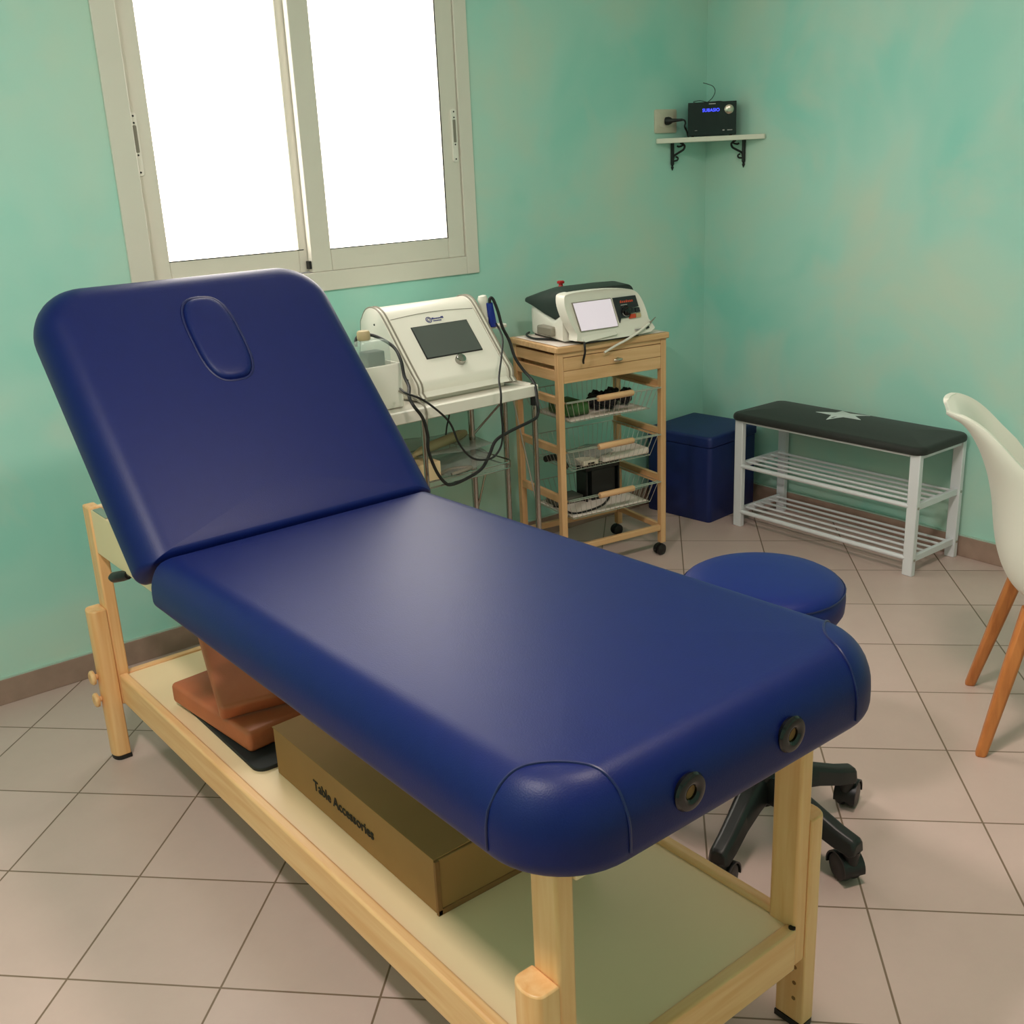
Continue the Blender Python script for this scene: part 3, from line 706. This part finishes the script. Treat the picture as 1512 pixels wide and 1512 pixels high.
# pen with a dark tip leaning on the unit's front corner
b = MB(); b.tube(smooth_path([(-1.112, -.512, .872), (-1.06, -.520, .892), (-1.012, -.534, .911), (-.955, -.545, .937), (-.905, -.540, .957)], 6), .0045, 10); pen = b.build('cable_wand', M['white']); tag(pen, 'slim white wand with a dark tip leaning across the wooden trolley front edge', 'wand')
b = MB(); b.tube([(-.905, -.540, .957), (-.893, -.538, .961), (-.862, -.531, .974)], [.0045, .003, .0012], 8); b.build('tip', M['greytrim'], pen)
b = MB(); b.tube(smooth_path([(-1.19, -.17, .925), (-1.228, -.20, .922), (-1.255, -.28, .920), (-1.225, -.35, .920), (-1.20, -.42, .920), (-1.205, -.50, .921), (-1.222, -.526, .918), (-1.224, -.530, .890), (-1.222, -.518, .860), (-1.21, -.505, .846)], 7), .0042, 8)
tag(b.build('power_lead', M['blackcable']), 'black lead trailing from the console over the trolley front edge', 'cable')

# ------------------------------------------------------------------ white instrument trolley with ultrasound unit
ET = thing('instrument_trolley', 'white tray trolley on chrome legs under the window', 'trolley', (-1.80, -.32, 0))
ox, oy = 1.80, .32
b = MB(); b.loft([[Vector((x+ox, y+oy, z)) for x, y in rrect(-2.15, -1.447, -.535, -.085, .012, i, 4)] for i, z in ((.004, .768), (0, .771), (0, .806), (.004, .809), (.012, .809), (.016, .800), (.20, .800))]); b.build('tray', M['white'], ET, angle=50)
for x, y in ((-1.462, -.520), (-2.135, -.520), (-2.135, -.10), (-1.462, -.345)):
    b = MB(); b.lathe([(.0105, .05), (.0105, .765), (.0105, .812 if y < -.5 else .769)], (x+ox, y+oy, 0), n=14); lg = b.build('leg', M['chrome'], ET)
    b = MB(); b.lathe([(.013, .735), (.013, .768)], (x+ox, y+oy, 0), n=14); b.lathe([(.012, .04), (.012, .075)], (x+ox, y+oy, 0), n=12); b.lathe([(.004, -.012), (.024, -.011), (.025, 0), (.024, .011), (.004, .012)], (x+ox, y+oy, .025), (1, .3, 0), 20); b.build('caster', M['black'], lg)
b = MB(); b.lathe([(.0115, .02), (.0115, .769)], (-1.605+ox, -.33+oy, 0), n=14); b.lathe([(.02, 0), (.02, .02)], (-1.605+ox, -.33+oy, 0), n=14); b.build('center_post', M['chrome'], ET)
b = MB(); b.lathe([(.008, .02), (.008, .769)], (-1.932+ox, -.515+oy, 0), n=12); b.lathe([(.016, 0), (.016, .02)], (-1.932+ox, -.515+oy, 0), n=12); b.build('front_post', M['chrome'], ET)
b = MB(); b.tube([(-1.54+ox, -.50+oy, .766), (-1.462+ox, -.515+oy, .36)], .0028, 6); b.build('brace_wire', M['wire'], ET)
b = MB(); b.tube([(-1.60+ox, -.33+oy, .62), (-1.462+ox, -.345+oy, .73)], .004, 6); b.tube([(-1.56+ox, -.34+oy, .47), (-1.61+ox, -.33+oy, .30)], .004, 6); b.build('brace_rod', M['chrome'], ET)
b = MB(); b.loft([[Vector((x+ox, y+oy, z)) for x, y in rrect(-1.955, -1.555, -.505, -.12, .03, 0, 5)] for z in (.520, .526)]); cs_ = b.build('lower_shelf', M['clearshelf'], ET)
b = MB()
loop = [(x+ox, y+oy, .545) for x, y in rrect(-1.955, -1.555, -.505, -.12, .03, 0, 5)]
b.tube(loop, .003, 6, closed=True); b.tube([(p[0], p[1], .523) for p in loop], .003, 6, closed=True)
for k in range(0, 24, 3): b.tube([(loop[k][0], loop[k][1], .523), (loop[k][0], loop[k][1], .545)], .002, 6)
b.build('shelf_rail', M['chrome'], ET)
# things on the lower shelf
ZS = .5265
b = MB(); b.box(-1.945, -1.83, -.45, -.30, ZS, ZS+.065); tag(b.build('carton', M['cream'], bevel=.002), 'small cream carton on the clear lower shelf of the white trolley', 'box')
b = MB(); b.tube([(-1.915, -.40, ZS+.088), (-1.86, -.375, ZS+.092), (-1.80, -.35, ZS+.092), (-1.62, -.27, ZS+.085), (-1.58, -.25, ZS+.083)], [.006, .013, .018, .020, .012], 12); tag(b.build('hand_piece', M['tan']), 'long beige hand piece resting on pouches on the clear shelf', 'hand piece')
for i, (x0, x1, y0, y1, z, ph, lab) in enumerate(((-1.82, -1.60, -.46, -.20, ZS+.003, .3, 'crumpled clear pouch lying lowest on the clear shelf'), (-1.88, -1.58, -.42, -.16, ZS+.067, 1.9, 'crumpled clear pouch on top of the cream carton'))):
    tag(sheet(x0, x1, y0, y1, z, .05 if i == 0 else .02, ph=ph).build('plastic_pouch', M['clear'], solid=.0008), lab, 'pouch')
b = MB(); b.tube(smooth_path([(-1.80, -.47, ZS+.012), (-1.74, -.47, ZS+.018), (-1.70, -.44, ZS+.012), (-1.76, -.40, ZS+.008), (-1.82, -.43, ZS+.010)], 6), .007, 8); tag(b.build('coiled_tube', M['greytrim']), 'short coil of brownish tube on the clear shelf', 'tube')

US = thing('ultrasound_unit', 'white therapy console with sloping front and grey screen on the white trolley', 'medical device', (-1.69, -.26, .8))
ux, uy_ = 1.69, .26
side = [(-.10, .012), (-.10, .22), (-.115, .262), (-.145, .292), (-.185, .302), (-.225, .292), (-.26, .262), (-.331, .183), (-.411, .095), (-.440, .064), (-.443, .035), (-.432, .014)]
ss = [(v.x, v.y) for v in smooth_path([Vector((y, z, 0)) for y, z in side], 3, closed=True)]
def scl(pts, k):
    c = (sum(p[0] for p in pts)/len(pts), sum(p[1] for p in pts)/len(pts)); return [(c[0]+(p[0]-c[0])*k, c[1]+(p[1]-c[1])*k) for p in pts]
xl, xr = -1.877, -1.513
b = MB(); b.loft([[Vector((x+ux, y+uy_, z)) for y, z in scl(ss, .985)] for x in (xl+.004, xr-.004)]); us = b.build('body', M['white'], US, angle=35)
for x0, x1 in ((xl-.022, xl), (xr, xr+.022)):
    b = MB(); b.loft([[Vector((x+ux, y+uy_, z)) for y, z in scl(ss, k)] for x, k in ((x0, .97), (x0+.003, 1.0), (x1-.003, 1.0), (x1, .97))]); sp = b.build('side_panel', M['white'], US, angle=50)
    for xx in (x0+.005, x1-.001):
        b = MB(); b.tube([Vector((xx+ux, y+uy_, z)) for y, z in scl(ss, 1.006)], .0035, 6, closed=True); b.build('trim', M['greytrim'], sp)
    for y, z in ((-.20, .245), (-.39, .075), (-.15, .06)):
        b = MB(); b.lathe([(.004, 0), (.003, .002)], (x0+ux, y+uy_, z), (-1, 0, 0), 10); b.build('screw', M['gasket'], sp)
sp0 = Vector((0, -.405+uy_, .097)); su = Vector((0, .676, .737)); sn = Vector((0, -.737, .676))
# actual front plane of the body near the middle of the slope
def sf(x, u, o): return Vector((x+ux, 0, 0))+sp0+su*u+sn*(o-.0005)
b = MB(); b.loft([[sf(x, u, o) for x, u in ((-1.806, .047), (-1.575, .047), (-1.575, .1745), (-1.806, .1745))] for o in (-.006, .0072)]); sc_ = b.build('screen', M['lcd'], US, smooth=False)
b = MB(); b.loft([[sf(x, u, o) for x, u in ((-1.809, .044), (-1.572, .044), (-1.572, .1775), (-1.809, .1775))] for o in (-.006, .0062)]); b.build('screen_edge', M['black'], sc_, smooth=False)
b = MB(); b.lathe([(.019, -.004), (.019, .012), (.016, .017), (.013, .018)], sf(-1.684, .018, .004), sn, 24); b.build('dial', M['chrome'], US)
b = MB(); b.tube([sf(-1.722+.011*math.cos(a), .199+.011*math.sin(a), .005) for a in [2*PI*k/20 for k in range(20)]], .0016, 6, closed=True); b.tube([sf(-1.722+.006*math.cos(a), .199+.006*math.sin(a), .005) for a in [2*PI*k/12 for k in range(12)]], .0012, 6, closed=True); b.build('emblem', M['logoblue'], US)
b = MB()
for k, (x, w, h) in enumerate(((-1.708, .008, .006), (-1.698, .005, .004), (-1.691, .005, .004), (-1.684, .006, .004), (-1.676, .005, .004), (-1.669, .009, .007))): b.loft([[sf(xx, u, o) for xx, u in ((x, .199), (x+w, .199), (x+w, .199+h), (x, .199+h))] for o in (0, .0065)])
for k in range(5): b.loft([[sf(xx, u, o) for xx, u in ((-1.706+k*.007, .190), (-1.701+k*.007, .190), (-1.701+k*.007, .1935), (-1.706+k*.007, .1935))] for o in (0, .0065)])
b.build('lettering', M['logoblue'], US, smooth=False)
b = MB(); b.tube([sf(xl+.008+(xr-xl-.016)*t, .221+.010*math.sin(PI*t), .0045) for t in [k/16 for k in range(17)]], .0012, 5); b.build('panel_seam', M['greytrim'], US)
b = MB(); b.box(xl+.004+ux, xr-.004+ux, -.423+uy_, -.11+uy_, 0, .014); b.build('base_plinth', M['white'], US, bevel=.002)
for x in (xl+.02, xr-.16, xr-.03):
    b = MB(); b.lathe([(.003, 0), (.003, .003)], (x+ux, -.437+uy_, .022), (0, -1, 0), 8); b.build('screw', M['gasket'], US)
# applicator holder ring on the right side panel
b = MB(); b.lathe([(.022, 0), (.036, 0), (.038, .004), (.036, .010), (.024, .010), (.022, .006)], (-1.40+ux, -.24+uy_, .178), (0, 0, 1), 28); b.box(-1.49+ux, -1.432+ux, -.26+uy_, -.22+uy_, .178, .186); b.build('holder_ring', M['white'], US)
b = MB(); b.box(-1.492+ux, -1.462+ux, -.275+uy_, -.235+uy_, .20, .225); b.build('applicator_hook', M['white'], US, bevel=.003)
# hanging applicator
AP = thing('applicator', 'white applicator head with blue sleeve hanging beside the sloping console', 'applicator', (-1.443, -.255, .985))
b = MB(); b.lathe([(.004, .02), (.011, .03), (.014, .06), (.017, .09), (.019, .105), (.015, .116), (.004, .119)], (-.010, .006, 0), (-.12, 0, 1), 18); b.build('applicator_head', M['white'], AP)
b = MB(); b.loft([[Vector((x+sk, y, z)) for x, y in rrect(-.014, .014, -.016, .004, .004, 0, 3)] for z, sk in ((.0, .010), (.012, .008), (.075, -.004), (.090, -.006))]); b.build('grip_sleeve', M['bluegrip'], AP, bevel=.002)
# white bin with a jar
b = MB(); b.loft([[Vector((x, y, z)) for x, y in rrect(-2.13, -1.952, -.445, -.29, .010, i, 4)] for i, z in ((.006, .8012), (.0, .806), (0, .944), (.003, .949), (.010, .949), (.012, .93), (.05, .93))]); tag(b.build('accessory_bin', M['white'], angle=50), 'white plastic bin at the left end of the white trolley', 'bin')
JR = thing('jar', 'clear plastic jar standing in the white bin', 'jar', (-2.012, -.360, .931))
b = MB(); b.loft([[Vector((x, y, z)) for x, y in rrect(-.052, .052, -.04, .04, .014, i, 4)] for i, z in ((.003, .001), (0, .006), (0, .076), (.006, .088), (.02, .094))]); b.build('jar_wall', M['jar'], JR, angle=50)
b = MB(); b.box(-.034, .034, -.026, .026, .004, .056); b.build('jar_contents', M['jarlabel'], JR, bevel=.004)
b = MB(); b.lathe([(.020, .094), (.022, .098), (.022, .118), (.018, .124)], (-.02, .01, 0), n=20); b.build('lid', M['tan'], JR)
# hanging leads
lead = [(-2.035, -.30, 1.00), (-2.02, -.29, 1.028), (-1.985, -.33, 1.032), (-1.955, -.40, 1.0), (-1.962, -.455, .962), (-1.975, -.49, .915), (-1.985, -.53, .886), (-2.012, -.57, .862), (-2.012, -.595, .835), (-1.987, -.60, .795), (-1.972, -.60, .735), (-1.974, -.60, .685), (-1.95, -.60, .613), (-1.921, -.60, .567), (-1.894, -.60, .551), (-1.836, -.60, .557), (-1.767, -.60, .578), (-1.73, -.60, .62), (-1.700, -.60, .664), (-1.641, -.60, .684), (-1.535, -.60, .706), (-1.500, -.585, .718), (-1.492, -.575, .757), (-1.458, -.52, .812), (-1.428, -.42, .845), (-1.416, -.36, .883), (-1.406, -.32, .936), (-1.420, -.30, .986), (-1.426, -.285, 1.044), (-1.436, -.272, 1.087), (-1.446, -.268, 1.090), (-1.450, -.27, 1.074)]
b = MB(); b.tube(smooth_path(lead, 5), .0056, 8); tag(b.build('applicator_lead', M['blackcable']), 'thick black lead looping below the white tray up to the blue applicator', 'cable')
lead2 = [(-2.0, -.50, .878), (-2.03, -.56, .885), (-2.033, -.59, .88), (-1.993, -.618, .857), (-1.93, -.618, .804), (-1.892, -.618, .759), (-1.865, -.618, .691), (-1.826, -.618, .639), (-1.784, -.618, .617), (-1.73, -.618, .614), (-1.693, -.618, .645), (-1.682, -.618, .70), (-1.685, -.618, .773), (-1.682, -.618, .824), (-1.655, -.575, .866), (-1.585, -.50, .913), (-1.498, -.40, .965), (-1.440, -.29, 1.0)]
b = MB(); b.tube(smooth_path(lead2, 5), .0036, 8); tag(b.build('sensor_lead', M['blackcable']), 'thin black lead hanging in front of the white tray', 'cable')
b = MB(); b.tube(smooth_path([(-1.672, -.30, .766), (-1.68, -.30, .70), (-1.692, -.30, .665), (-1.702, -.30, .618)], 5), .003, 6); tag(b.build('short_lead', M['blackcable']), 'short black lead dangling under the white tray', 'cable')
b = MB(); b.tube(smooth_path([(-1.975, -.45, .86), (-1.945, -.52, .83), (-1.935, -.545, .80), (-1.940, -.548, .73), (-1.936, -.545, .64)], 5), .0034, 6); tag(b.build('grey_lead', M['greytrim']), 'grey lead falling over the front edge of the white tray', 'cable')

# ------------------------------------------------------------------ corner shelf, radio, socket
SH = thing('corner_shelf', 'white triangular corner shelf on black scroll brackets', 'shelf', (0, 0, 1.604))
b = MB(); b.loft([[Vector((x, y, z)) for x, y in ((-.004, -.003), (-.004, -.336), (-.014, -.336), (-.319, -.012), (-.319, -.003))] for z in (0, .020)]); b.build('board', M['shelfwhite'], SH, bevel=.002)
def bracket(f):
    """f maps (out of wall along shelf, down) -> point; flat bar on the wall plus scroll"""
    b = MB()
    b.tube([f(0, 0, .004), f(0, -.05, .004), f(0, -.088, .004)], [.0078]*3, 8)
    b.tube([f(0, -.088, .004), f(0, -.094, .004), f(0, -.101, .004), f(0, -.114, .004)], [.008, .004, .0066, .0008], 8)
    b.tube(smooth_path([f(.010, -.012, .004), (f(.014, -.016, .004)), f(.022, -.011, .004), f(.022, -.002, .004), f(.016, .0, .004)], 5), .0042, 6)
    b.tube(smooth_path([f(.018, -.001, .004), f(.026, -.012, .004), f(.024, -.028, .004), f(.014, -.040, .004), f(.004, -.052, .004), f(.002, -.066, .004)], 5), [.0050]*26, 6)
    b.tube(smooth_path([f(.001, -.074, .004), f(.010, -.072, .004), f(.012, -.062, .004), f(.007, -.056, .004)], 5), .004, 6)
    b.build('scroll_bracket', M['iron'], SH)
bracket(lambda s_, z, o: Vector((-.222+s_*1.6, -.007-s_*1.2, z)))
bracket(lambda s_, z, o: Vector((-.007-s_*1.2, -.222+s_*1.6, z)))
e = Vector((.6896, -.7242, 0)); nn = Vector((.7242, .6896, 0))
p0 = Vector((-.319, 0, 1.6245))+nn*.022
RD = thing('radio', 'black compact radio with blue digits standing on the corner shelf', 'radio', p0+e*.238, math.atan2(e.y, e.x))
b = MB(); b.box(-.100, .100, .004, .105, .005, .136); b.build('case', M['radio'], RD, bevel=.004)
b = MB(); b.box(-.101, .101, 0, .005, .003, .137); fp = b.build('front_panel', M['blackgloss'], RD, bevel=.0015)
for x in (-.08, .08):
    for y in (.02, .085):
        b = MB(); b.lathe([(.006, 0), (.006, .006)], (x, y, 0), n=10); b.build('foot', M['black'], RD)
text('display_digits', 'SUBASIO', .0185, frame(Vector((-.005, -.0008, .104)), (1, 0, 0), (0, 0, 1), (0, -1, 0)), M['ledblue'], fp)
b = MB(); b.lathe([(.0195, 0), (.019, .010), (.016, .012), (.004, .0125)], (.070, 0, .1045), (0, -1, 0), 28); b.build('volume_knob', M['silver'], fp)
b = MB()
b.box(-.014, .014, -.0006, 0, .1275, .1315); b.box(.044, .053, -.0006, 0, .020, .025); b.box(.064, .085, -.0006, 0, .0205, .0235); b.box(-.072, -.062, -.0006, 0, .0245, .026)
b.build('lettering', M['printgrey'], fp, smooth=False)
b = MB(); b.tube(smooth_path([(.048, .05, .1375), (.03, .05, .140), (.004, .05, .139), (-.03, .05, .1385), (-.068, .05, .138), (-.076, .05, .143), (-.05, .05, .146), (-.02, .05, .139), (-.008, .05, .146), (.004, .05, .158), (.013, .05, .18), (.004, .05, .200), (-.02, .05, .211), (-.038, .05, .216)], 6), .0016, 6); b.build('antenna_wire', M['blackcable'], RD)
SK = thing('wall_socket', 'ivory wall socket plate left of the corner shelf', 'socket', (-.262, 0, 1.694))
b = MB(); b.loft([[Vector((x, y, z)) for x, z in rrect(-.065, .065, -.048, .048, .008, i, 4)] for i, y in ((0, 0), (0, -.007), (.004, -.010))]); sk = b.build('plate', M['socket'], SK, angle=50)
b = MB(); b.loft([[Vector((x, y, z)) for x, z in rrect(-.040, .040, -.024, .024, .004, i, 4)] for i, y in ((0, -.009), (0, -.0112))]); b.build('insert', M['socket'], sk)
b = MB(); b.lathe([(.016, 0), (.017, .012), (.014, .022), (.008, .030), (.006, .055), (.005, .075)], (-.268, -.0115, 1.694), (.45, -1, .02), 16)
b.tube(smooth_path([(-.240, -.075, 1.6955), (-.232, -.085, 1.693), (-.222, -.082, 1.682), (-.205, -.062, 1.668), (-.19, -.06, 1.650), (-.185, -.062, 1.632), (-.176, -.055, 1.629), (-.155, -.038, 1.630), (-.13, -.028, 1.632)], 6), .0036, 8)
tag(b.build('radio_plug', M['blackcable']), 'black plug and lead in the socket beside the radio', 'plug')

# ------------------------------------------------------------------ lights, world, camera
def area(name, loc, size, power, color, rot=(0, 0, 0), sy=None):
    l = bpy.data.lights.new(name, 'AREA'); l.energy = power; l.color = color; l.shape = 'RECTANGLE' if sy else 'SQUARE'; l.size = size
    if sy: l.size_y = sy
    o = bpy.data.objects.new(name, l); COL.objects.link(o); o.location = loc; o.rotation_euler = rot; return o
area('ceiling_lamp', (-3.95, -2.20, 2.74), .25, 40, (1, .90, .85))
area('ceiling_lamp', (-2.30, -2.45, 2.74), .30, 25, (1, .85, .75))
w = bpy.data.worlds.new('room ambience'); scn.world = w; w.use_nodes = True
w.node_tree.nodes['Background'].inputs[0].default_value = (.8, .85, .9, 1); w.node_tree.nodes['Background'].inputs[1].default_value = .3

cam = bpy.data.cameras.new('camera'); co = bpy.data.objects.new('camera', cam); COL.objects.link(co); scn.camera = co
cam.sensor_width = 36; cam.sensor_fit = 'HORIZONTAL'; cam.lens = 1570.5154/1512*36; cam.clip_start = .02
yaw, pit, rol = .65385, .31821, -.04609
cy_, sy_, cp, sp_ = math.cos(yaw), math.sin(yaw), math.cos(pit), math.sin(pit)
f = Vector((sy_*cp, cy_*cp, -sp_)); r = Vector((cy_, -sy_, 0)); u = r.cross(f)
r2 = r*math.cos(rol)+u*math.sin(rol); u2 = -r*math.sin(rol)+u*math.cos(rol)
co.matrix_world = frame(Vector((-3.7942, -3.4049, 1.56)), r2, u2, -f)
scn.view_settings.view_transform = 'Standard'
scn.view_settings.look = 'None'
scn.view_settings.exposure = 0.03
scn.cycles.use_denoising = True
